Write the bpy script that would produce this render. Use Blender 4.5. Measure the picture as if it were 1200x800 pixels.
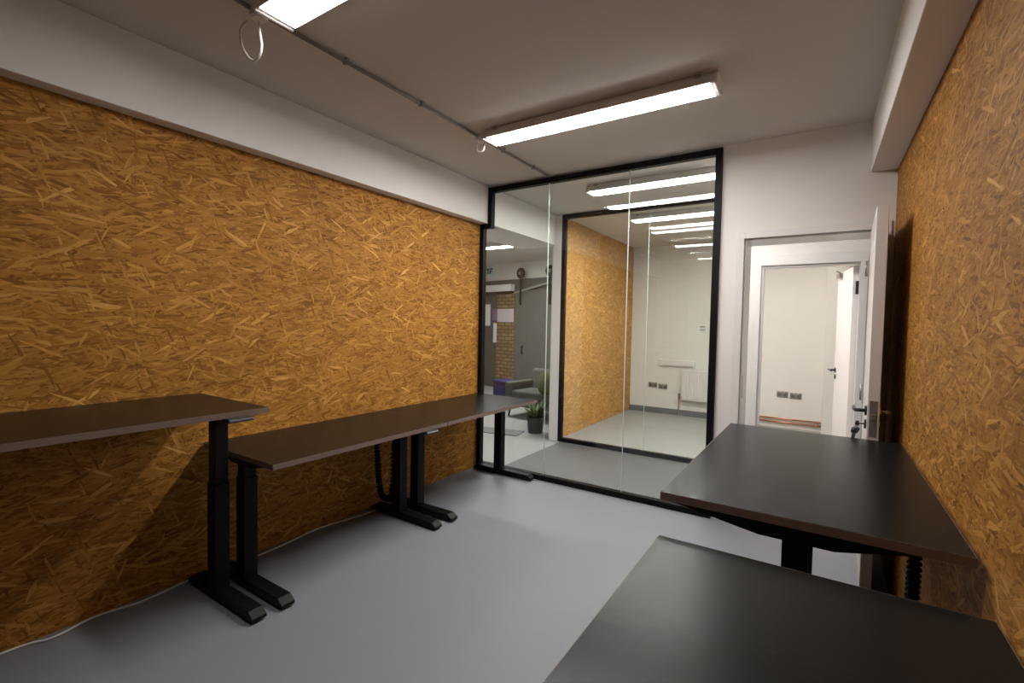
import bpy, bmesh, math, random
from mathutils import Vector, Matrix

for o in list(bpy.data.objects):
    bpy.data.objects.remove(o)
S = bpy.context.scene
COL = S.collection

# ------------------------------------------------------------------ camera
CAM_H = 1.45
LENS = 16.61
YAW, PITCH, ROLL = math.radians(-33.0957), math.radians(-2.1278), math.radians(1.1159)
fw = Vector((math.sin(YAW) * math.cos(PITCH), math.cos(YAW) * math.cos(PITCH), math.sin(PITCH)))
r0 = Vector((math.cos(YAW), -math.sin(YAW), 0))
u0 = r0.cross(fw)
rt = r0 * math.cos(ROLL) + u0 * math.sin(ROLL)
up = -r0 * math.sin(ROLL) + u0 * math.cos(ROLL)
cd = bpy.data.cameras.new('camera')
cam = bpy.data.objects.new('camera', cd)
COL.objects.link(cam)
m = Matrix((rt, up, -fw)).transposed().to_4x4()
m.translation = Vector((0, 0, CAM_H))
cam.matrix_world = m
cd.sensor_width = 36
cd.lens = LENS
cd.clip_start = 0.02
S.camera = cam

# ------------------------------------------------------------------ world, exposure
W = bpy.data.worlds.new('World')
S.world = W
W.use_nodes = True
W.node_tree.nodes['Background'].inputs[0].default_value = (0.55, 0.58, 0.65, 1)
W.node_tree.nodes['Background'].inputs[1].default_value = 0.02
S.view_settings.view_transform = 'Standard'
S.view_settings.look = 'None'
S.view_settings.gamma = 1
S.view_settings.use_curve_mapping = False
S.view_settings.exposure = 3.13

E_ROOM = 7.5      # the battens of this room
E_NEAR = 2.6      # the batten nearest the viewer glows weaker
E_CORR = 7.0      # corridor batten
E_NEXT = 9.5      # batten of the room beyond
E_FILL = 2.7      # unseen fill lamp added to light that room
E_HALL = 15.0

# ------------------------------------------------------------------ materials
def new_mat(name):
    mt = bpy.data.materials.new(name)
    mt.use_nodes = True
    nt = mt.node_tree
    return mt, nt, nt.nodes['Principled BSDF']

def N(nt, kind, **kw):
    n = nt.nodes.new(kind)
    for k, v in kw.items():
        setattr(n, k, v)
    return n

def mix_col(nt, fac, a, b, blend='MIX'):
    n = N(nt, 'ShaderNodeMix', data_type='RGBA', blend_type=blend)
    for i, v in ((0, fac), (6, a), (7, b)):
        if isinstance(v, bpy.types.NodeSocket):
            nt.links.new(v, n.inputs[i])
        else:
            n.inputs[i].default_value = v if i == 0 else (*v, 1)
    return n.outputs[2]

def math_n(nt, op, a, b=0.0, clamp=False):
    n = N(nt, 'ShaderNodeMath', operation=op, use_clamp=clamp)
    for i, v in ((0, a), (1, b)):
        if isinstance(v, bpy.types.NodeSocket):
            nt.links.new(v, n.inputs[i])
        else:
            n.inputs[i].default_value = v
    return n.outputs[0]

def plain(name, col, rough=0.5, metal=0.0, var=0.06, scale=6.0, bump=0.0, bscale=80.0, spec=0.5):
    """one colour with a slight procedural mottling and an optional fine bump"""
    mt, nt, b = new_mat(name)
    tc = N(nt, 'ShaderNodeTexCoord')
    no = N(nt, 'ShaderNodeTexNoise')
    no.inputs['Scale'].default_value = scale
    no.inputs['Detail'].default_value = 3
    nt.links.new(tc.outputs['Object'], no.inputs['Vector'])
    lo = tuple(c * (1 - var) for c in col)
    hi = tuple(min(1, c * (1 + var)) for c in col)
    nt.links.new(mix_col(nt, no.outputs['Fac'], lo, hi), b.inputs['Base Color'])
    b.inputs['Roughness'].default_value = rough
    b.inputs['Metallic'].default_value = metal
    b.inputs['Specular IOR Level'].default_value = spec
    if bump:
        n2 = N(nt, 'ShaderNodeTexNoise')
        n2.inputs['Scale'].default_value = bscale
        nt.links.new(tc.outputs['Object'], n2.inputs['Vector'])
        bp = N(nt, 'ShaderNodeBump')
        bp.inputs['Strength'].default_value = bump
        bp.inputs['Distance'].default_value = 0.002
        nt.links.new(n2.outputs['Fac'], bp.inputs['Height'])
        nt.links.new(bp.outputs['Normal'], b.inputs['Normal'])
    return mt

def emitter(name, col, strength):
    mt, nt, b = new_mat(name)
    b.inputs['Base Color'].default_value = (0.8, 0.8, 0.8, 1)
    b.inputs['Emission Color'].default_value = (*col, 1)
    b.inputs['Emission Strength'].default_value = strength
    return mt

def osb(name, gain=1.0, seed=0.0, pale=0.0, turn=0.0, fine=1.0):
    """oriented strand board: layers of long flakes at several angles, each flake its own tone"""
    mt, nt, b = new_mat(name)
    tc = N(nt, 'ShaderNodeTexCoord')
    sp = N(nt, 'ShaderNodeSeparateXYZ')
    nt.links.new(tc.outputs['Object'], sp.inputs[0])
    cb = N(nt, 'ShaderNodeCombineXYZ')           # boards stand in the y-z plane
    nt.links.new(sp.outputs['Y'], cb.inputs['X'])
    nt.links.new(sp.outputs['Z'], cb.inputs['Y'])
    wob = N(nt, 'ShaderNodeTexNoise', noise_dimensions='2D')
    wob.inputs['Scale'].default_value = 9
    nt.links.new(cb.outputs[0], wob.inputs['Vector'])
    wv = N(nt, 'ShaderNodeVectorMath', operation='SUBTRACT')
    nt.links.new(wob.outputs['Color'], wv.inputs[0])
    wv.inputs[1].default_value = (.5, .5, .5)
    ws = N(nt, 'ShaderNodeVectorMath', operation='SCALE')
    nt.links.new(wv.outputs[0], ws.inputs[0])
    ws.inputs['Scale'].default_value = 0.007
    wa = N(nt, 'ShaderNodeVectorMath', operation='ADD')
    nt.links.new(cb.outputs[0], wa.inputs[0])
    nt.links.new(ws.outputs[0], wa.inputs[1])
    # angle, share of cells that show, tone offset, cells per metre along / across
    layers = [(4, 1.0, 0, 13, 105), (30, .45, 0, 15, 95), (-27, .45, 0, 14, 100), (11, .50, 0, 12, 90), (-9, .50, 0, 13, 105),
              (48, .24, 0, 15, 90), (-44, .24, 0, 15, 92), (-2, .45, 0, 12, 92), (19, .26, .04, 11, 85), (-17, .26, .04, 11, 80),
              (70, .08, .04, 12, 80), (-35, .030, .30, 10, 66), (28, .030, .30, 10, 68), (-68, .018, .28, 11, 66), (5, .045, .26, 9, 64)]
    colr = None
    hgt = None
    for i, (ang, cover, lift, nu, nv) in enumerate(layers):
        mp = N(nt, 'ShaderNodeMapping', vector_type='POINT')
        k = 1.0 + 0.13 * math.sin(i * 2.1)
        mp.inputs['Rotation'].default_value = (0, 0, math.radians(ang + turn))
        mp.inputs['Location'].default_value = (3.17 * i + seed, 1.71 * i - seed, 0)
        nt.links.new(wa.outputs[0], mp.inputs['Vector'])
        m2 = N(nt, 'ShaderNodeMapping', vector_type='POINT')
        m2.inputs['Scale'].default_value = (nu * k * fine, nv * k * fine, 1)
        nt.links.new(mp.outputs[0], m2.inputs['Vector'])
        vo = N(nt, 'ShaderNodeTexVoronoi', voronoi_dimensions='2D', feature='F1')
        vo.inputs['Scale'].default_value = 1
        vo.inputs['Randomness'].default_value = 1
        nt.links.new(m2.outputs[0], vo.inputs['Vector'])
        sc = N(nt, 'ShaderNodeSeparateColor')
        nt.links.new(vo.outputs['Color'], sc.inputs[0])
        # grain along the flake
        gm = N(nt, 'ShaderNodeMapping', vector_type='POINT')
        gm.inputs['Scale'].default_value = (16, 380, 1)
        nt.links.new(mp.outputs[0], gm.inputs['Vector'])
        gr = N(nt, 'ShaderNodeTexNoise', noise_dimensions='2D')
        gr.inputs['Scale'].default_value = 1
        gr.inputs['Detail'].default_value = 2
        nt.links.new(gm.outputs[0], gr.inputs['Vector'])
        rp = N(nt, 'ShaderNodeValToRGB')
        e = rp.color_ramp.elements
        e[0].position = 0.0
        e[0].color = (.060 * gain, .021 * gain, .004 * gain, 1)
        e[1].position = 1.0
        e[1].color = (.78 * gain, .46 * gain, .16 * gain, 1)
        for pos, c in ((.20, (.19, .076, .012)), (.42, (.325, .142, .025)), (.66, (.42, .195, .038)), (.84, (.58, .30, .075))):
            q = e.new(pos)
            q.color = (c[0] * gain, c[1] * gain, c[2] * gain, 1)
        tone = math_n(nt, 'ADD', math_n(nt, 'MULTIPLY', sc.outputs['Green'], .56 if lift < .2 else .4), math_n(nt, 'ADD', math_n(nt, 'MULTIPLY', gr.outputs['Fac'], .38), lift))
        nt.links.new(tone, rp.inputs['Fac'])
        if colr is None:
            colr = rp.outputs['Color']
            hgt = sc.outputs['Green']
        else:
            mask = math_n(nt, 'LESS_THAN', sc.outputs['Red'], cover)
            colr = mix_col(nt, mask, colr, rp.outputs['Color'])
            h = N(nt, 'ShaderNodeMix', data_type='FLOAT')
            nt.links.new(mask, h.inputs[0])
            nt.links.new(hgt, h.inputs[2])
            nt.links.new(sc.outputs['Green'], h.inputs[3])
            hgt = h.outputs[0]
    # a wide cloudy variation of the boards and the butt joints between sheets
    cl = N(nt, 'ShaderNodeTexNoise', noise_dimensions='2D')
    cl.inputs['Scale'].default_value = 2.2
    cl.inputs['Detail'].default_value = 4
    nt.links.new(cb.outputs[0], cl.inputs['Vector'])
    f = math_n(nt, 'ADD', math_n(nt, 'MULTIPLY', cl.outputs['Fac'], .36), .82)
    g3 = N(nt, 'ShaderNodeCombineColor')
    for i in range(3):
        nt.links.new(f, g3.inputs[i])
    colr = mix_col(nt, 1.0, colr, g3.outputs[0], 'MULTIPLY')
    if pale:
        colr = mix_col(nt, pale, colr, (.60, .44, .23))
    fr = math_n(nt, 'FRACT', math_n(nt, 'DIVIDE', math_n(nt, 'ADD', sp.outputs['Y'], 10.02), 1.22))
    seam = math_n(nt, 'LESS_THAN', fr, .002)
    colr = mix_col(nt, math_n(nt, 'MULTIPLY', seam, .35), colr, (.10 * gain, .05 * gain, .02 * gain))
    nt.links.new(colr, b.inputs['Base Color'])
    b.inputs['Roughness'].default_value = .6
    b.inputs['Specular IOR Level'].default_value = .12
    bp = N(nt, 'ShaderNodeBump')
    bp.inputs['Strength'].default_value = .35
    bp.inputs['Distance'].default_value = .002
    nt.links.new(hgt, bp.inputs['Height'])
    nt.links.new(bp.outputs['Normal'], b.inputs['Normal'])
    return mt

def glass_mat(name):
    """clear pane: straight-through light plus a Fresnel mirror on each face"""
    mt = bpy.data.materials.new(name)
    mt.use_nodes = True
    nt = mt.node_tree
    nt.nodes.clear()
    out = N(nt, 'ShaderNodeOutputMaterial')
    tr = N(nt, 'ShaderNodeBsdfTransparent')
    tr.inputs[0].default_value = (.965, .98, .972, 1)
    gl = N(nt, 'ShaderNodeBsdfGlossy')
    gl.inputs['Roughness'].default_value = 0.0
    ge = N(nt, 'ShaderNodeNewGeometry')
    dt = N(nt, 'ShaderNodeVectorMath', operation='DOT_PRODUCT')
    nt.links.new(ge.outputs['Normal'], dt.inputs[0])
    nt.links.new(ge.outputs['Incoming'], dt.inputs[1])
    c = math_n(nt, 'ABSOLUTE', dt.outputs['Value'])
    f = math_n(nt, 'POWER', math_n(nt, 'SUBTRACT', 1.0, c), 5.0)
    f = math_n(nt, 'ADD', math_n(nt, 'MULTIPLY', f, .955), .045, True)
    mx = N(nt, 'ShaderNodeMixShader')
    nt.links.new(f, mx.inputs[0])
    nt.links.new(tr.outputs[0], mx.inputs[1])
    nt.links.new(gl.outputs[0], mx.inputs[2])
    nt.links.new(mx.outputs[0], out.inputs[0])
    return mt

def floor_mat(name, base, rough=.5, fleck=.10):
    mt, nt, b = new_mat(name)
    tc = N(nt, 'ShaderNodeTexCoord')
    a = N(nt, 'ShaderNodeTexNoise')
    a.inputs['Scale'].default_value = 1.6
    a.inputs['Detail'].default_value = 5
    s = N(nt, 'ShaderNodeTexNoise')
    s.inputs['Scale'].default_value = 260
    s.inputs['Detail'].default_value = 1
    for n in (a, s):
        nt.links.new(tc.outputs['Object'], n.inputs['Vector'])
    c1 = mix_col(nt, a.outputs['Fac'], tuple(c * .93 for c in base), tuple(c * 1.06 for c in base))
    c2 = mix_col(nt, s.outputs['Fac'], tuple(c * (1 - fleck) for c in base), tuple(c * (1 + fleck) for c in base))
    nt.links.new(mix_col(nt, .5, c1, c2), b.inputs['Base Color'])
    b.inputs['Roughness'].default_value = rough
    b.inputs['Specular IOR Level'].default_value = .35
    return mt

def brick_mat(name):
    mt, nt, b = new_mat(name)
    tc = N(nt, 'ShaderNodeTexCoord')
    sp = N(nt, 'ShaderNodeSeparateXYZ')
    cb = N(nt, 'ShaderNodeCombineXYZ')
    nt.links.new(tc.outputs['Object'], sp.inputs[0])
    nt.links.new(math_n(nt, 'ADD', sp.outputs['X'], sp.outputs['Y']), cb.inputs['X'])
    nt.links.new(sp.outputs['Z'], cb.inputs['Y'])
    br = N(nt, 'ShaderNodeTexBrick')
    br.inputs['Color1'].default_value = (.17, .11, .05, 1)
    br.inputs['Color2'].default_value = (.25, .175, .08, 1)
    br.inputs['Mortar'].default_value = (.10, .065, .04, 1)
    br.inputs['Scale'].default_value = 1
    br.inputs['Brick Width'].default_value = .215
    br.inputs['Row Height'].default_value = .078
    br.inputs['Mortar Size'].default_value = .012
    nt.links.new(cb.outputs[0], br.inputs['Vector'])
    nt.links.new(br.outputs['Color'], b.inputs['Base Color'])
    b.inputs['Roughness'].default_value = .85
    return mt

M = dict(
    osb=osb('osb_board', fine=1.12),
    osb_veiled=osb('osb_board_veiled', 1.35, 4.3, .22),  # lighter copy of the board; veil of glass reflections mixed into the colour
    osb_dimmed=osb('osb_board_dimmed', .84, 2.1, 0, 8, 1.25),  # darker copy of the board; dimming at the view edge put into the colour
    white=plain('white_paint', (.76, .73, .705), .7, var=.02, bump=.12),
    ceil=plain('ceiling_paint', (.62, .585, .54), .85, var=.03, scale=1.2, bump=.15),
    gloss_white=plain('white_gloss_paint', (.72, .70, .69), .35, var=.02),
    cream=plain('cream_paint', (.73, .725, .69), .7, var=.02),
    black=plain('black_powder_coat', (.0065, .0065, .0072), .45, var=.1, bump=.1, bscale=400, spec=.16),
    frame=plain('black_frame_paint', (.005, .005, .0055), .5, var=.1, spec=.15),
    plastic=plain('dark_grey_plastic', (.035, .038, .045), .4),
    top=plain('brown_grey_laminate', (.0110, .0104, .0098), .27, var=.10, scale=40, bump=.03, bscale=500, spec=.10),
    band=plain('brown_edge_banding', (.165, .112, .088), .45, var=.12, scale=50),
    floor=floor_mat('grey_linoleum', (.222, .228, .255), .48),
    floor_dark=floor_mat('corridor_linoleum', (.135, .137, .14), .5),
    floor_pale=floor_mat('pale_linoleum', (.33, .33, .32), .5),
    glass=glass_mat('clear_glass'),
    edge=plain('pale_glass_edge', (.60, .66, .63), .25),
    steel=plain('brushed_steel', (.42, .41, .42), .38, 1.0, scale=30),
    chrome=plain('satin_chrome', (.62, .62, .63), .22, 1.0),
    dark_metal=plain('black_metal', (.015, .015, .016), .35),
    copper=plain('copper', (.62, .30, .19), .35, 1.0),
    cable=plain('white_cable', (.72, .70, .66), .5),
    led=emitter('led_diffuser', (1.0, .965, .93), E_ROOM),
    led_near=emitter('led_diffuser_near', (1.0, .965, .93), E_NEAR),
    led_corr=emitter('led_diffuser_corridor', (1.0, .97, .94), E_CORR),
    led_next=emitter('led_diffuser_next_room', (1.0, .965, .92), E_NEXT),
    led_fill=emitter('led_diffuser_fill', (1.0, .90, .78), E_FILL),
    led_hall=emitter('led_diffuser_hall', (1.0, .97, .94), E_HALL),
    barn=plain('grey_barn_door_paint', (.105, .108, .105), .6, var=.08),
    barn_dark=plain('dark_grey_paint', (.075, .078, .078), .6, var=.08),
    brick=brick_mat('yellow_brick'),
    sofa=plain('grey_sofa_fabric', (.075, .08, .068), .9, var=.12, bump=.3, bscale=300),
    cushion=plain('green_cushion_fabric', (.085, .09, .03), .9, bump=.3, bscale=300),
    blue=plain('blue_fabric', (.012, .014, .085), .8),
    pot=plain('charcoal_pot', (.03, .031, .034), .6),
    leaf=plain('green_leaf', (.075, .11, .03), .5, var=.25, scale=30),
    soil=plain('potting_soil', (.03, .022, .015), .95, var=.3, scale=90),
    paper=plain('white_paper', (.66, .68, .66), .7),
    pink=plain('pale_pink_paper', (.52, .44, .47), .7),
    purple=plain('purple_paper', (.20, .12, .24), .7),
    cyan=plain('pale_cyan_plastic', (.55, .75, .80), .5),
    rug=plain('grey_rug_pile', (.20, .20, .205), .95, var=.15, scale=60, bump=.5, bscale=250),
    socket=plain('grey_metal_faceplate', (.30, .29, .27), .35, .7),
    outlet=plain('grey_outlet_plastic', (.13, .125, .115), .5),
    lockface=plain('grey_lock_face', (.20, .20, .205), .4, .3, scale=60, var=.2),
    track=plain('grey_track_paint', (.26, .26, .25), .5),
    conduit=plain('conduit_with_shade', (.24, .22, .205), .5),  # tone darkened to take in the conduit's shadow line on the ceiling
    skirt=plain('grey_skirting_vinyl', (.14, .15, .15), .6),
)

# ------------------------------------------------------------------ mesh helpers
def box(bm, x0, x1, y0, y1, z0, z1):
    v = [bm.verts.new((x, y, z)) for x in (x0, x1) for y in (y0, y1) for z in (z0, z1)]
    for f in ((0, 1, 3, 2), (4, 6, 7, 5), (0, 4, 5, 1), (2, 3, 7, 6), (0, 2, 6, 4), (1, 5, 7, 3)):
        bm.faces.new([v[i] for i in f])
    return v

def prism(bm, poly, axis, a, b):
    """extrude a closed 2-D outline along an axis; outline coords are the two other axes in order"""
    def P(u, v, w):
        return {'x': (w, u, v), 'y': (u, w, v), 'z': (u, v, w)}[axis]
    lo = [bm.verts.new(P(u, v, a)) for u, v in poly]
    hi = [bm.verts.new(P(u, v, b)) for u, v in poly]
    n = len(poly)
    bm.faces.new(lo)
    bm.faces.new(hi[::-1])
    for i in range(n):
        bm.faces.new((lo[i], hi[i], hi[(i + 1) % n], lo[(i + 1) % n]))

def tube(bm, pts, r, seg=10, cap=True):
    pts = [Vector(p) for p in pts]
    rings = []
    prev = None
    for i, p in enumerate(pts):
        t = (pts[min(i + 1, len(pts) - 1)] - pts[max(i - 1, 0)]).normalized()
        if prev is None:
            a = Vector((0, 0, 1)) if abs(t.z) < .9 else Vector((1, 0, 0))
            n = t.cross(a).normalized()
        else:
            n = (prev - t * prev.dot(t)).normalized()
        prev = n
        bnm = t.cross(n)
        rr = r[i] if isinstance(r, (list, tuple)) else r
        rings.append([bm.verts.new(p + (n * math.cos(2 * math.pi * k / seg) + bnm * math.sin(2 * math.pi * k / seg)) * rr) for k in range(seg)])
    for a, b in zip(rings, rings[1:]):
        for k in range(seg):
            bm.faces.new((a[k], a[(k + 1) % seg], b[(k + 1) % seg], b[k]))
    if cap:
        bm.faces.new(rings[0][::-1])
        bm.faces.new(rings[-1])

def smooth_path(pts, n=6):
    pts = [Vector(p) for p in pts]
    out = []
    for i in range(len(pts) - 1):
        p0, p1, p2, p3 = pts[max(i - 1, 0)], pts[i], pts[i + 1], pts[min(i + 2, len(pts) - 1)]
        for k in range(n):
            t = k / n
            out.append(.5 * ((2 * p1) + (p2 - p0) * t + (2 * p0 - 5 * p1 + 4 * p2 - p3) * t * t + (3 * p1 - p0 - 3 * p2 + p3) * t ** 3))
    out.append(pts[-1])
    return out

def obj(name, bm, mat, parent=None, bevel=0.0, smooth=False, seg=2):
    bmesh.ops.recalc_face_normals(bm, faces=bm.faces)
    me = bpy.data.meshes.new(name)
    bm.to_mesh(me)
    bm.free()
    me.materials.append(mat)
    if smooth:
        for p in me.polygons:
            p.use_smooth = True
    o = bpy.data.objects.new(name, me)
    COL.objects.link(o)
    if parent:
        o.parent = parent
    if bevel:
        md = o.modifiers.new('bevel', 'BEVEL')
        md.width = bevel
        md.segments = seg
        md.limit_method = 'ANGLE'
    return o

def boxes(name, lst, mat, parent=None, bevel=0.0, smooth=False):
    bm = bmesh.new()
    for b in lst:
        box(bm, *b)
    return obj(name, bm, mat, parent, bevel, smooth)

def tubes(name, paths, mat, parent=None, seg=10):
    bm = bmesh.new()
    for pts, r in paths:
        tube(bm, pts, r, seg)
    return obj(name, bm, mat, parent, 0, True)

def tag(o, label, cat, group=None, kind=None):
    o['label'] = label
    o['category'] = cat
    if group:
        o['group'] = group
    if kind:
        o['kind'] = kind
    return o

def thing(name, label, cat, loc=(0, 0, 0), rz=0.0, group=None):
    o = bpy.data.objects.new(name, None)
    o.empty_display_size = .1
    COL.objects.link(o)
    o.location = loc
    o.rotation_euler = (0, 0, rz)
    return tag(o, label, cat, group)

def struct(o, label=None, cat=None):
    o['kind'] = 'structure'
    if label:
        o['label'] = label
    if cat:
        o['category'] = cat
    return o

# ------------------------------------------------------------------ room shell
XL, XR = -2.885, 0.372          # the two board walls
YG = 3.83                       # glazed wall
YB = -2.2                       # wall behind the viewer
ZC = 2.80                       # ceiling
Y2 = 5.25                       # second partition across the corridor
Y3 = 8.0                        # back wall of the room beyond
XO = -2.74                      # board wall of the room beyond

struct(boxes('floor', [(XL - .2, XR + .2, YB - .1, YG + .02, -.12, 0)], M['floor']), 'pale grey linoleum floor of the office', 'floor')
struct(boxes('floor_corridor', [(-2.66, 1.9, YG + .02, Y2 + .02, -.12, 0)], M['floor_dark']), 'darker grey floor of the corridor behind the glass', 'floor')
struct(boxes('floor_room', [(-2.66, 1.9, Y2 + .02, Y3 + .1, -.12, 0)], M['floor_pale']), 'pale floor of the empty room beyond the corridor', 'floor')
struct(boxes('floor_hall', [(-9.0, -2.66, YG + .02, 11.2, -.12, 0)], M['floor_pale']), 'pale floor of the hall left of the corridor', 'floor')
struct(boxes('ceiling', [(-9.0, 1.9, YB - .1, 11.2, ZC, ZC + .12)], M['ceil']), 'plain off-white ceiling carrying the batten lights', 'ceiling')

struct(boxes('wall_left', [(XL - .15, XL, YB, YG + .06, 0, ZC)], M['osb']), 'left wall clad in golden brown strand board', 'wall')
struct(boxes('wall_right', [(XR, XR + .15, YB, YG, 0, ZC)], M['osb_dimmed']), 'right wall clad in golden brown strand board', 'wall')
struct(boxes('wall_back', [(XL - .15, XR + .15, YB - .1, YB, 0, ZC)], M['osb']), 'board wall behind the viewer', 'wall')
WT = .28
DX0, DX1, DZ = -.485, .302, 2.10
struct(boxes('wall_door', [(-.655, DX0, YG, YG + WT, 0, ZC), (DX1, 1.9, YG, YG + WT, 0, ZC), (DX0, DX1, YG, YG + WT, DZ, ZC)], M['white']),
       'white plastered wall between the glass partition and the door', 'wall')
struct(boxes('trim_1', [(XL, -2.79, YB, YG - .03, 2.435, ZC)], M['white'], bevel=.004), 'long white boxed bulkhead above the left board wall', 'bulkhead')
struct(boxes('trim_2', [(.235, XR, YB, YG, 2.47, ZC)], M['white'], bevel=.004), 'long white boxed bulkhead above the right board wall', 'bulkhead')
struct(boxes('trim_3', [(-3.35, -2.79, YG + .06, Y2 + .06, 2.435, ZC)], M['white'], bevel=.004), 'white boxed bulkhead beyond the glass', 'bulkhead')

# beyond: partition wall of the corridor, room, hall
D2X0, D2X1, D2Z = -.505, .280, 2.065
struct(boxes('wall_corridor', [(-.80, D2X0, Y2, Y2 + .12, 0, ZC), (D2X1, 1.9, Y2, Y2 + .12, 0, ZC), (D2X0, D2X1, Y2, Y2 + .12, D2Z, ZC)], M['white']),
       'white corridor wall with the second doorway', 'wall')
struct(boxes('wall_corridor_end', [(1.8, 1.9, YG + WT, Y3, 0, ZC)], M['white']), 'white end wall right of the corridor', 'wall')
struct(boxes('wall_room_left', [(XO - .05, XO, Y2 + .09, Y3, 0, ZC)], M['osb_veiled']), 'strand board wall of the room beyond', 'wall')
struct(boxes('wall_room_hall', [(XO - .15, XO - .05, Y2 + .09, Y3, 0, ZC)], M['white']), 'hall face of the wall of the room beyond', 'wall')
struct(boxes('wall_room_back', [(XO - .15, 1.9, Y3, Y3 + .12, 0, ZC)], M['cream']), 'cream back wall of the room beyond', 'wall')
struct(boxes('trim_4', [(-2.82, -2.70, Y2 - .03, Y2 + .09, 0, ZC)], M['gloss_white'], bevel=.003), 'white end post of the second partition', 'post')
struct(boxes('baseboard_back', [(XO, D2X0 - .25, Y3 - .018, Y3, 0, .095)], M['skirt'], bevel=.003), 'grey skirting along the back wall of the room beyond', 'skirting')
struct(boxes('trim_5', [(.06, .30, Y3 - .22, Y3, 0, ZC)], M['cream'], bevel=.003), 'added cream column standing in for a door shadow on the back wall', 'column')  # column added in place of the leaf's shadow on the wall

# hall at the left: a diagonal wall
QD = Vector((-4.49, 8.39, 0))
UD = Vector((math.cos(math.radians(12)), -math.sin(math.radians(12)), 0))      # to the right along the wall
AD = math.atan2(UD.y, UD.x)
def place_diag(o):
    o.location = QD
    o.rotation_euler = (0, 0, AD)
    return o
# local frame: +x right along the wall, -y towards the viewer
struct(place_diag(boxes('wall_hall', [(-4.4, 1.50, .12, .24, 0, ZC)], M['cream'])), 'white upper wall of the hall', 'wall')
struct(boxes('wall_hall_side', [(-9.0, -8.9, YG, 11.2, 0, ZC)], M['white']), 'far side wall of the hall', 'wall')
struct(boxes('wall_hall_near', [(-9.0, XL - .15, YG - .04, YG + .06, 0, ZC)], M['white']), 'hall face of the wall of the office', 'wall')

# ------------------------------------------------------------------ glass partitions
def partition(name, label, x0, x1, y, ztop, notch, joints, ft=.048):
    root = struct(bpy.data.objects.new(name, None), label, 'glass partition')
    COL.objects.link(root)
    y0, y1 = y - .03, y + .03
    def member(lst, nm):
        boxes(nm, lst, M['frame'], root, .002)
    member([(x0, x1, y0, y1, 0, ft)], 'bottom_rail')
    member([(x1 - ft, x1, y0, y1, ft, ztop - ft)], 'frame_post')
    if notch:
        nx, nz = notch
        member([(nx, x1, y0, y1, ztop - ft, ztop)], 'top_rail')
        member([(x0, x0 + ft * .9, y0, y1, ft, nz)], 'frame_post')
        member([(x0, nx + ft * .9, y0, y1, nz - ft * .9, nz)], 'notch_rail')
        member([(nx, nx + ft * .9, y0, y1, nz, ztop - ft)], 'frame_post')
    else:
        member([(x0, x1, y0, y1, ztop - ft, ztop)], 'top_rail')
        member([(x0, x0 + ft, y0, y1, ft, ztop - ft)], 'frame_post')
    xs = [x0 + ft * .5] + joints + [x1 - ft * .5]
    for i in range(len(xs) - 1):
        a, b = xs[i] + (.003 if i else 0), xs[i + 1] - (.003 if i < len(xs) - 2 else 0)
        bm = bmesh.new()
        if notch and i == 0:
            nx, nz = notch
            prism(bm, [(a, ft * .5), (b, ft * .5), (b, ztop - ft * .5), (nx + ft * .45, ztop - ft * .5), (nx + ft * .45, nz - ft * .45), (a, nz - ft * .45)], 'y', y - .005, y + .005)
        else:
            box(bm, a, b, y - .005, y + .005, ft * .5, ztop - ft * .5)
        obj('glass_pane', bm, M['glass'], root)
    for j in joints:
        boxes('glass_joint', [(j - .003, j + .003, y - .004, y + .004, ft * .7, ztop - ft * .7)], M['edge'], root)
    return root

partition('window_1', 'tall black framed glass partition of the office with a notched upper left corner', XL, -.652, YG, 2.785, (-2.79, 2.435), [-2.12, -1.363])
partition('window_2', 'second black framed glass partition across the corridor', -2.70, -.80, Y2, 2.795, None, [-1.631])

# ------------------------------------------------------------------ doors
def architrave(name, x0, x1, z, y, w, t, parent, mat):
    bm = bmesh.new()
    # three sides, a stepped profile
    for (a, tt) in ((w, t), (w * .55, t * 1.5)):
        box(bm, x0 - a, x0, y - tt, y, 0, z + a)
        box(bm, x1, x1 + min(a, XR - .004 - x1 if y < 4 else a), y - tt, y, 0, z + a)
        box(bm, x0, x1, y - tt, y, z, z + a)
    return obj(name, bm, mat, parent, .002)

d1 = struct(bpy.data.objects.new('door_1', None), 'open white office door with black lever handle, against the right wall', 'door')
COL.objects.link(d1)
architrave('architrave', DX0, DX1, DZ, YG, .052, .014, d1, M['gloss_white'])
boxes('door_lining', [(DX0, DX0 + .012, YG, YG + WT, 0, DZ), (DX1 - .012, DX1, YG + .05, YG + WT, 0, DZ), (DX0 + .012, DX1 - .012, YG, YG + WT, DZ - .012, DZ)], M['gloss_white'], d1)
boxes('strike_plate', [(DX0 + .012, DX0 + .0145, YG + .03, YG + .055, .93, 1.10)], M['steel'], d1)
LX0, LX1, LY0, LY1 = .222, .273, 3.085, 3.80
bm = bmesh.new()
prism(bm, [(LX0, LY0), (LX1, LY0), (LX1 + .026, LY1), (LX0 + .026, LY1)], 'z', .008, 2.095)
leaf = obj('door_leaf', bm, M['gloss_white'], d1, .002)
boxes('lock_plate', [(LX0 + .008, LX1 - .009, LY0 - .0015, LY0 + .002, .895, 1.085), (LX0 + .014, LX1 - .016, LY0 - .006, LY0, .985, 1.015)], M['lockface'], leaf, .001)
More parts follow.
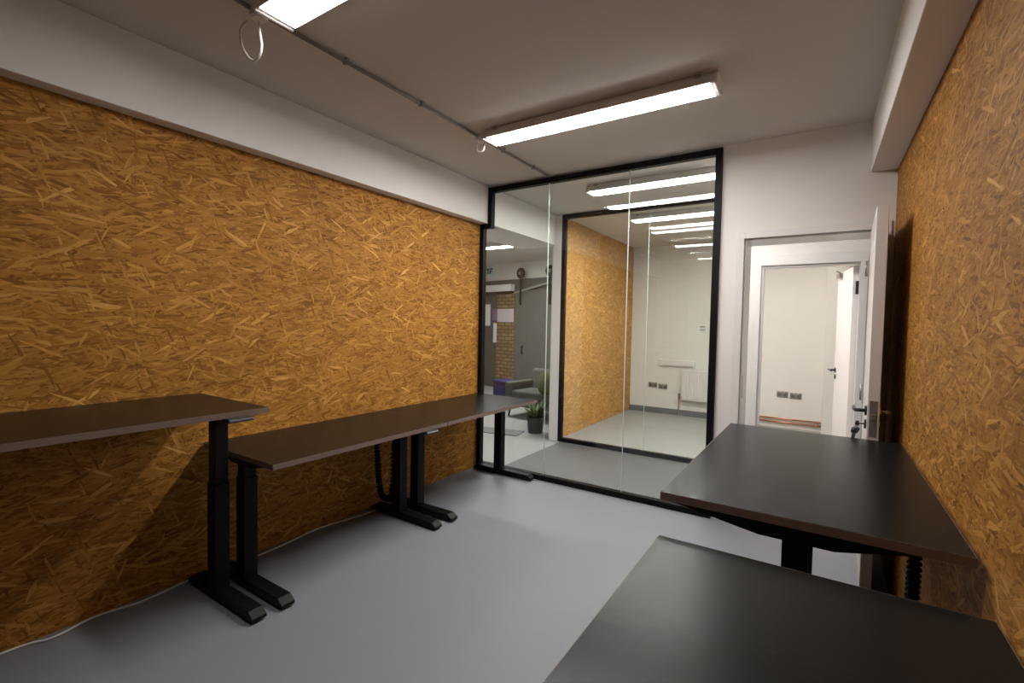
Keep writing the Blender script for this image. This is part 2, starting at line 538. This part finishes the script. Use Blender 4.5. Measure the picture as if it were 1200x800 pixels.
def lever(parent, x, y, z, sx, mat, far=.115):
    """lever handle on a rose; sx = -1 sticks out towards -x"""
    bm = bmesh.new()
    tube(bm, [(x, y, z), (x + sx * .009, y, z)], .026, 20)
    tube(bm, [(x + sx * .008, y, z), (x + sx * .05, y, z)], .010, 12)
    tube(bm, smooth_path([(x + sx * .046, y - .004, z), (x + sx * .052, y + .02, z), (x + sx * .052, y + .06, z), (x + sx * .050, y + far, z)], 4), .0095, 12)
    tube(bm, [(x, y, z - .072), (x + sx * .008, y, z - .072)], .025, 20)
    return obj('lever_handle', bm, mat, parent, 0, True)
lever(leaf, LX0, LY0 + .055, 1.025, -1, M['dark_metal'])
lever(leaf, LX1, LY0 + .055, 1.025, 1, M['chrome'])
for hz in (.25, 1.05, 1.85):
    tubes('hinge', [([(LX0 + .012, LY1 + .004, hz - .05), (LX0 + .012, LY1 + .004, hz + .05)], .007)], M['steel'], d1)

# keys left in the lock
kb = thing('key_bunch', 'small bunch of dark keys hanging from the lock of the open office door', 'keys', (LX0 - .008, LY0 + .055, .953))
tubes('key_in_lock', [([(0, 0, 0), (-.030, 0, 0)], .0035), ([(-.030, 0, -.013), (-.030, 0, .013)], .009)], M['dark_metal'], kb)
ring = [(-.034 + .003 * math.sin(a), .013 * math.cos(a), -.020 + .014 * math.sin(a)) for a in [i * math.pi / 8 for i in range(17)]]
tubes('key_ring', [(ring, .0022)], M['steel'], kb, 6)
for k, (dy, ln, dx) in enumerate(((-.012, .055, -.004), (.004, .062, .002), (.016, .05, .006))):
    bm = bmesh.new()
    tube(bm, [(-.036 + dx, dy * .6, -.028), (-.042 + dx, dy * 1.3, -.052)], [.015, .013], 10)
    tube(bm, [(-.042 + dx, dy * 1.3, -.050), (-.048 + dx, dy * 2.2, -.040 - ln)], .006, 8)
    obj('key', bm, M['dark_metal'], kb, 0, True)

d2 = struct(bpy.data.objects.new('door_2', None), 'white door standing open across the corridor', 'door')
COL.objects.link(d2)
architrave('architrave', D2X0, D2X1, D2Z, Y2, .10, .016, d2, M['gloss_white'])
boxes('door_lining', [(D2X0, D2X0 + .02, Y2, Y2 + .12, 0, D2Z), (D2X1 - .003, D2X1, Y2, Y2 + .10, 0, D2Z), (D2X0 + .02, D2X1 - .003, Y2, Y2 + .12, D2Z - .02, D2Z)], M['gloss_white'], d2)
leaf2 = boxes('door_leaf', [(-.042, 0, 0, .77, .008, D2Z - .025)], M['gloss_white'], d2, .002)
leaf2.location = (D2X1 - .004, Y2 + .11, 0)
leaf2.rotation_euler = (0, 0, math.radians(7))
lever(leaf2, -.042, .70, 1.03, -1, M['dark_metal'], -.10)
for hz in (.22, 1.84):
    boxes('hinge', [(D2X1 - .026, D2X1 - .003, Y2 + .06, Y2 + .085, hz - .06, hz + .06)], M['dark_metal'], d2)
bm = bmesh.new()
box(bm, -.075, -.043, .50, .66, 1.985, 2.03)
tube(bm, [(-.06, .58, 2.03), (-.06, .58, 2.045), (-.10, .50, 2.046)], .006, 8)
obj('door_closer', bm, M['socket'], leaf2, .004)

# ------------------------------------------------------------------ batten lights
def batten(x0, x1, yc, mat, label, group='LED batten lights', clips=True):
    t = thing('ceiling_light', label, 'ceiling light', ((x0 + x1) / 2, yc, ZC), 0, group)
    h = (x1 - x0) / 2
    bm = bmesh.new()
    prism(bm, [(-.0835, -.072), (.0835, -.072), (.0835, -.064), (.050, 0), (-.050, 0), (-.0835, -.064)], 'x', -h, h)
    obj('housing', bm, M['gloss_white'], t, .004)
    bm = bmesh.new()
    prism(bm, [(-.078, -.0745), (.078, -.0745), (.079, -.0722), (-.079, -.0722)], 'x', -h + .03, h - .028)
    obj('diffuser', bm, mat, t)
    for s in (-1, 1):
        bm = bmesh.new()
        prism(bm, [(-.0865, -.078), (.0865, -.078), (.0865, -.062), (.052, 0), (-.052, 0), (-.0865, -.062)], 'x', s * h - .008, s * h + .008)
        obj('end_cap', bm, M['gloss_white'], t, .004)
    if clips:
        for s in (-1, 1):
            bm = bmesh.new()
            box(bm, s * (h - .09) - .018, s * (h - .09) + .018, -.092, -.050, -.022, -.006)
            obj('clip', bm, M['chrome'], t, .004)
    return t
batten(-2.005, -.505, 2.74, M['led'], 'white LED batten on the office ceiling near the glass partition')
batten(-2.005, -.505, 1.165, M['led_near'], 'white LED batten at the top edge of the view, nearest the viewer')
batten(-1.93, -.43, 4.30, M['led_corr'], 'white LED batten on the corridor ceiling behind the first glass')
batten(-1.98, -.48, 5.68, M['led_next'], 'white LED batten inside the room beyond the second glass')
batten(-1.12, .38, 6.75, M['led_fill'], 'unseen fill batten added to light the back wall of the room beyond')  # added fill lamp, out of view
batten(-5.5, -4.0, 6.55, M['led_hall'], 'white LED batten on the hall ceiling, far left behind the glass')

# conduit on the ceiling with two junction boxes
cx = -2.10
cn = thing('ceiling_conduit', 'thin electrical conduit along the office ceiling, its shadow put into its colour', 'conduit', (cx, 0, ZC))
tubes('conduit_pipe', [([(0, YB + .01, -.016), (0, 1.11, -.016)], .010), ([(0, 1.19, -.016), (0, 2.71, -.016)], .010), ([(0, 2.79, -.016), (0, YG - .04, -.016)], .010)], M['conduit'], cn)
for y in (.3, 1.6, 2.15, 3.05, 3.5):
    boxes('pipe_clip', [(-.016, .016, y - .008, y + .008, -.029, 0)], M['conduit'], cn, .003)
for y, lab, loop in ((1.15, 'round white junction box nearest the viewer with a long hanging cable loop', [(-.10, 0, -.022), (-.154, 0, -.045), (-.140, 0, -.115), (-.08, 0, -.187), (-.032, 0, -.212), (.008, 0, -.202), (.024, 0, -.165), (.012, 0, -.115), (.0, 0, -.055)]),
                     (2.75, 'round white junction box by the glass end light with a short cable loop', [(-.024, 0, -.045), (-.030, 0, -.085), (-.014, 0, -.112), (.012, 0, -.118), (.034, 0, -.105), (.042, 0, -.07), (.05, 0, -.03)])):
    jb = thing('junction_box', lab, 'junction box', (cx, y, ZC), 0, 'junction boxes on the ceiling conduit')
    bm = bmesh.new()
    tube(bm, [(0, 0, 0), (0, 0, -.042)], .036, 24)
    tube(bm, [(0, 0, -.042), (0, 0, -.047)], .030, 24)
    obj('box_body', bm, M['gloss_white'], jb, .003, False)
    tubes('cable_loop', [(smooth_path(loop, 8), .0055)], M['cable'], jb, 8)

# ------------------------------------------------------------------ sit-stand desks
def desk(x0, x1, y0, y1, zt, legs, colx, label, handset=None, ends=(.0, .0)):
    """desk along y; legs = y of each T leg; colx = x of the columns"""
    xc, yc = (x0 + x1) / 2, (y0 + y1) / 2
    t = thing('standing_desk', label, 'desk', (xc, yc, 0), 0, 'height adjustable desks')
    hx, hy = (x1 - x0) / 2, (y1 - y0) / 2
    th = .028
    boxes('tabletop', [(-hx + .0015, hx - .0015, -hy + .0015, hy - .0015, zt - th, zt)], M['top'], t, .0012)
    bm = bmesh.new()
    for b in ((-hx, hx, -hy, -hy + .0015), (-hx, hx, hy - .0015, hy), (-hx, -hx + .0015, -hy + .0015, hy - .0015), (hx - .0015, hx, -hy + .0015, hy - .0015)):
        box(bm, *b, zt - th + .0004, zt - .0008)
    obj('edge_band', bm, M['band'], t)
    zb = zt - th
    lx = colx - xc
    # two long rails between the legs
    la, lb = min(legs) - yc, max(legs) - yc
    for rx in (lx - .06, lx + .06):
        boxes('frame_rail', [(rx - .015, rx + .015, la, lb, zb - .045, zb - .002)], M['black'], t, .002)
    for ly in legs:
        y = ly - yc
        # side arm below the top, deep at the column and tapering to both ends
        bm = bmesh.new()
        a0, a1 = -hx + .045, hx - .10
        prism(bm, [(a0, zb - .001), (a1, zb - .001), (a1, zb - .016), (lx + .10, zb - .058), (lx - .10, zb - .058), (a0, zb - .016)], 'y', y - .030, y + .030)
        obj('side_arm', bm, M['black'], t, .002)
        leg = boxes('leg', [(lx - .040, lx + .040, y - .0375, y + .0375, .055, min(.60, zb - .09))], M['black'], t, .004)
        boxes('inner_column', [(lx - .035, lx + .035, y - .0325, y + .0325, min(.60, zb - .09), zb - .05)], M['black'], leg, .003)
        bm = bmesh.new()
        f0, f1 = -hx + .03, hx - .005
        prism(bm, [(f0, .012), (f0, .03), (f0 + .04, .055), (f1 - .04, .055), (f1, .03), (f1, .012)], 'y', y - .036, y + .036)
        ft = obj('foot', bm, M['black'], t, .003)
        for fx in (f0 + .05, f1 - .05):
            tubes('levelling_pad', [([(fx, y, 0), (fx, y, .013)], .022)], M['plastic'], ft, 16)
    if handset is not None:
        side, hyy = handset
        hxx = hx if side > 0 else -hx
        bm = bmesh.new()
        y = hyy - yc
        prism(bm, [(hxx - .055, zb - .001), (hxx + .012, zb - .001), (hxx + .024, zb - .010), (hxx + .024, zb - .020), (hxx - .055, zb - .026)], 'y', y - .055, y + .055)
        obj('handset', bm, M['plastic'], t, .005)
    return t

XF = -2.19
desk(-2.875, -2.19, -.02, 1.245, 1.033, (.10, 1.205), -2.585, 'raised brown grey standing desk at the left edge, highest along the left wall', (1, 1.11))
desk(-2.875, -2.18, 1.262, 2.532, .75, (1.345, 2.46), -2.575, 'low brown grey standing desk in the middle of the left wall row', (1, 2.36))
desk(-2.875, -2.18, 2.537, 3.792, .75, (2.63, 3.74), -2.56, 'low brown grey standing desk in the far left corner touching the glass partition')
dk = desk(-.435, .358, 1.625, 3.065, .885, (1.695, 2.98), -.036, 'raised dark standing desk at the right wall in front of the open door')
dk.rotation_euler = (0, 0, -.008)
desk(-.40, .357, .22, 1.478, .80, (.30, 1.36), -.036, 'dark standing desk nearest the viewer, its top cut by the lower right corner')

# cable spines hanging from the desks: a string of vertebrae
def spine(pts, label):
    t = thing('cable_spine', label, 'cable spine', pts[0], 0, 'cable spines under the desks')
    o = Vector(pts[0])
    path = smooth_path([Vector(p) - o for p in pts], 10)
    tubes('cord', [(path, .006)], M['black'], t, 8)
    # walk the path and drop one link every 26 mm
    bm = bmesh.new()
    acc = 0
    last = path[0]
    for a, b in zip(path, path[1:]):
        acc += (b - a).length
        if acc > .019:
            acc = 0
            d = (b - a).normalized()
            tube(bm, [b - d * .009, b - d * .004, b + d * .004, b + d * .009], [.017, .024, .024, .017], 10)
    obj('links', bm, M['black'], t)['kind'] = 'stuff'
    return t
spine([(-2.75, 2.38, .70), (-2.75, 2.40, .45), (-2.75, 2.42, .22), (-2.76, 2.47, .11), (-2.76, 2.54, .09), (-2.76, 2.565, .20), (-2.76, 2.57, .36), (-2.74, 2.56, .50)],
      'black segmented cable spine looping beneath the middle left desk')
spine([(.318, 2.25, .84), (.32, 2.25, .60), (.316, 2.24, .40), (.318, 2.25, .18), (.318, 2.29, .035)], 'black segmented cable spine hanging beside the right wall below the raised desk')

# white cable along the foot of the left wall
pts = [(-2.86, -1.2, .006), (-2.85, .0, .006), (-2.868, .49, .006), (-2.83, .62, .006), (-2.868, .78, .006), (-2.835, .95, .006), (-2.85, 1.10, .006), (-2.868, 1.28, .006), (-2.83, 1.50, .006), (-2.84, 1.74, .006), (-2.868, 1.98, .006), (-2.83, 2.2, .006), (-2.80, 2.43, .006), (-2.83, 2.6, .006), (-2.87, 2.8, .006)]
tag(tubes('floor_cable', [(smooth_path(pts, 8), .0055)], M['cable'], None, 8), 'thin white cable lying on the floor along the left board wall', 'cable')

# ------------------------------------------------------------------ back wall fittings of the room beyond
def socket(x, z, label):
    t = thing('wall_socket', label, 'socket', (x, Y3, z), 0, 'twin sockets on the back wall')
    boxes('faceplate', [(-.073, .073, -.012, 0, -.043, .043)], M['socket'], t, .003)
    for s in (-1, 1):
        boxes('outlet', [(s * .036 - .022, s * .036 + .022, -.0145, -.0119, -.030, .016)], M['outlet'], t)
        boxes('rocker', [(s * .022 - .006, s * .022 + .006, -.017, -.0119, .022, .036)], M['paper'], t)
socket(-2.345, .468, 'twin socket left of its neighbour, seen through the second glass')
socket(-2.175, .452, 'twin socket nearer the radiator, seen through the second glass')
socket(-.435, .492, 'left twin socket seen through the second doorway')
socket(-.265, .482, 'right twin socket seen through the second doorway')

tr = thing('cable_trunking', 'short white cable trunking box on the wall above the radiator', 'trunking', (-1.93, Y3, .86))
boxes('trunking_body', [(-.26, .26, -.045, 0, -.045, .045)], M['gloss_white'], tr, .004)
boxes('end_block', [(-.30, -.255, -.05, 0, -.05, .05)], M['gloss_white'], tr, .004)
sw = thing('thermostat', 'small grey wall control above the radiator', 'wall control', (-1.575, Y3, 1.44))
boxes('control_body', [(-.05, .05, -.022, 0, -.05, .05)], M['paper'], sw, .005)
boxes('control_panel', [(-.04, .04, -.024, -.021, .012, .034), (-.04, .04, -.024, -.021, -.036, -.018)], M['socket'], sw)
rd = thing('radiator', 'white panel radiator on the back wall of the room beyond', 'radiator', (-1.35, Y3, 0))
bm = bmesh.new()
box(bm, -.50, .55, -.10, -.04, .27, .74)
for i in range(26):
    x = -.47 + i * .04
    prism(bm, [(x, -.10), (x + .026, -.10), (x + .020, -.107), (x + .006, -.107)], 'z', .30, .71)
obj('radiator_panel', bm, M['gloss_white'], rd, .004)
boxes('top_grille', [(-.50, .55, -.105, -.03, .74, .755)], M['gloss_white'], rd, .003)
for x in (-.3, .3):
    boxes('wall_bracket', [(x, x + .04, -.042, -.002, .35, .65)], M['gloss_white'], rd)
tubes('pipe', [(smooth_path([(-.545, -.07, 0), (-.545, -.07, .24), (-.545, -.07, .30), (-.50, -.07, .32)], 5), .009)], M['copper'], rd)
bm = bmesh.new()
tube(bm, [(-.545, -.07, .27), (-.545, -.07, .37)], [.016, .022], 14)
obj('valve', bm, M['socket'], rd)
for z, lab in ((.135, 'upper copper pipe along the foot of the back wall'), (.080, 'lower copper pipe along the foot of the back wall')):
    p = tubes('copper_pipe', [([(D2X0 - .28, Y3 - .03, z), (.055, Y3 - .03, z)], .011), ([(-.02, Y3 - .03, z), (.02, Y3 - .03, z)], .016)], M['copper'])
    tag(p, lab, 'pipe', 'copper pipes on the back wall')

# ------------------------------------------------------------------ hall: sliding door, brick pier, seating
bd = thing('sliding_door', 'large dark grey sliding barn door on wheels in the hall', 'sliding door', QD, AD)
boxes('door_panel', [(-1.08, .55, -.02, .03, .03, 2.16)], M['barn'], bd, .004)
boxes('track_board', [(-2.6, 1.2, .04, .115, 2.14, 2.42)], M['barn'], bd, .004)
bm = bmesh.new()
prism(bm, [(-1.09, 2.10), (.60, 2.40), (.60, 2.44), (-1.09, 2.14)], 'y', -.045, -.021)
obj('door_brace', bm, M['track'], bd, .002)
for x in (-.885, -.07):
    bm = bmesh.new()
    tube(bm, [(x, -.065, 2.53), (x, -.035, 2.53)], .115, 24)
    wh = obj('wheel', bm, M['plastic'], bd, .004)
    bm = bmesh.new()
    tube(bm, [(x, -.078, 2.53), (x, -.064, 2.53)], .04, 16)
    obj('hub', bm, M['steel'], wh)
    boxes('hanger_strap', [(x - .022, x + .022, -.060, -.046, 1.86, 2.53)], M['dark_metal'], bd, .002)
tubes('pull_handle', [(smooth_path([(-.82, -.02, .98), (-.82, -.06, .96), (-.82, -.06, .84), (-.82, -.02, .82)], 5), .014)], M['dark_metal'], bd)

bp_ = place_diag(boxes('brick_pier', [(-1.64, -1.09, -.02, .118, 0, 2.13)], M['brick'], None, .003))
tag(bp_, 'yellow brick pier beside the grey sliding door', 'brick pier')
wb = thing('wall_box', 'long white box mounted above the brick pier', 'wall box', QD, AD)
boxes('box_body', [(-2.5, -1.14, -.09, .038, 2.16, 2.31)], M['gloss_white'], wb, .006)
boxes('box_lower_edge', [(-2.5, -1.14, -.085, .035, 2.13, 2.16)], M['dark_metal'], wb)
hd = place_diag(boxes('hall_door', [(-2.5, -1.65, .06, .118, 0, 2.12), (-2.42, -1.73, .05, .061, .15, 2.0)], M['barn_dark'], None, .004))
tag(hd, 'dark grey panel door left of the brick pier', 'door')
def notice(x0, x1, z0, z1, mat, label, y=-.021):
    n = place_diag(boxes('notice', [(x0, x1, y - .004, y, z0, z1)], mat))
    tag(n, label, 'notice', 'notices around the brick pier')
    return n
notice(-1.62, -1.10, 1.49, 1.78, M['pink'], 'pale pink poster on the brick pier')
notice(-1.85, -1.67, 1.52, 1.79, M['purple'], 'small purple notice beside the pink poster', .048)
notice(-2.30, -1.93, 1.40, 1.89, M['paper'], 'tall white notice at the left on the dark door', .048)
notice(-1.82, -1.66, 1.02, 1.46, M['paper'], 'narrow white notice on the dark door next to the pier', .048)

sg = thing('exit_sign', 'small pale sign with dark marks high on the hall wall', 'sign', QD, AD)
boxes('sign_plate', [(-2.30, -1.90, .10, .118, 2.56, 2.75)], M['cyan'], sg, .003)
bm = bmesh.new()
prism(bm, [(-2.11, 2.59), (-2.07, 2.59), (-2.07, 2.72), (-2.14, 2.72), (-2.14, 2.69), (-2.11, 2.69)], 'y', .096, .101)
obj('sign_numeral', bm, M['dark_metal'], sg)
bm = bmesh.new()
prism(bm, [(-2.03, 2.59), (-2.0, 2.59), (-2.0, 2.64), (-1.95, 2.64), (-1.95, 2.665), (-2.0, 2.665), (-2.0, 2.69), (-1.93, 2.69), (-1.93, 2.72), (-2.03, 2.72)], 'y', .096, .101)
obj('sign_letter', bm, M['dark_metal'], sg)

sf = thing('sofa', 'low grey green sofa with black legs in front of the sliding door', 'sofa', (-3.62, 6.42, 0), math.radians(-8))
boxes('seat_base', [(-.44, .58, -.30, .36, .17, .30)], M['sofa'], sf, .02)
boxes('seat_cushion', [(-.36, .50, -.32, .20, .30, .42)], M['sofa'], sf, .03)
bm = bmesh.new()
prism(bm, [(.16, .28), (.36, .28), (.44, .70), (.36, .73), (.28, .70)], 'x', -.42, .56)
obj('backrest', bm, M['sofa'], sf, .025)
for s, x in ((0, -.48), (1, .50)):
    boxes('armrest', [(x, x + .13, -.32, .38, .20, .54)], M['sofa'], sf, .025)
for x in (-.40, .50):
    for y in (-.26, .30):
        bm = bmesh.new()
        tube(bm, [(x * 1.06, y * 1.08, 0), (x, y, .18)], [.013, .026], 12)
        obj('leg', bm, M['dark_metal'], sf, 0, True)
cu = thing('cushion', 'olive green cushion lying on the grey sofa', 'cushion', (-3.31, 6.13, .428), math.radians(-10))
bm = bmesh.new()
bmesh.ops.create_uvsphere(bm, u_segments=24, v_segments=12, radius=1)
for v in bm.verts:
    x, y, z = v.co
    sx = math.copysign(abs(x) ** .55, x)
    sz = math.copysign(abs(z) ** .55, z)
    v.co = (sx * .20, y * .075 + sz * .05, sz * .17 + .165)
obj('cushion_cover', bm, M['cushion'], cu, 0, True)

bb = thing('storage_box', 'dark blue fabric box standing on the hall floor behind the desk corner', 'box', (-4.72, 7.05, 0), math.radians(-20))
boxes('box_body', [(-.16, .20, -.16, .16, 0, .40)], M['blue'], bb, .012)
boxes('box_lid', [(-.17, .21, -.17, .17, .40, .44)], M['blue'], bb, .012)

pl = thing('potted_plant', 'small green plant in a charcoal pot on the hall floor by the sofa', 'plant', (-3.16, 5.46, 0))
bm = bmesh.new()
tube(bm, [(0, 0, 0), (0, 0, .02), (0, 0, .215), (0, 0, .215), (0, 0, .19)], [.095, .098, .116, .106, .10], 28)
obj('pot', bm, M['pot'], pl, 0, False)
bm = bmesh.new()
tube(bm, [(0, 0, .188), (0, 0, .198)], .103, 24)
obj('soil', bm, M['soil'], pl)
rnd = random.Random(4)
bm = bmesh.new()
for i in range(46):
    a = rnd.uniform(0, 6.28)
    ln = rnd.uniform(.14, .32)
    sp_ = rnd.uniform(.15, .85)
    base = Vector((math.cos(a) * .04, math.sin(a) * .04, .19))
    d = Vector((math.cos(a) * sp_, math.sin(a) * sp_, 1)).normalized()
    side = d.cross(Vector((0, 0, 1))).normalized()
    w = rnd.uniform(.012, .024)
    vs = []
    for k in range(5):
        t_ = k / 4
        p = base + d * ln * t_ + Vector((math.cos(a), math.sin(a), -.6)) * (t_ ** 2) * ln * .35
        ww = w * (math.sin(math.pi * (.12 + .86 * t_)))
        nrm = side.cross(d) * ww * .35
        vs.append((bm.verts.new(p - side * ww), bm.verts.new(p + nrm), bm.verts.new(p + side * ww)))
    for (a0, b0, c0), (a1, b1, c1) in zip(vs, vs[1:]):
        bm.faces.new((a0, b0, b1, a1))
        bm.faces.new((b0, c0, c1, b1))
obj('foliage', bm, M['leaf'], pl)

rg = place_diag(boxes('rug', [(-.45, .38, -.55, -.25, 0, .012)], M['rug'], None, .004))
rg.location = (-3.72, 5.58, 0)
rg.rotation_euler = (0, 0, math.radians(12))
tag(rg, 'dark grey rug on the pale hall floor behind the far left desk', 'rug')
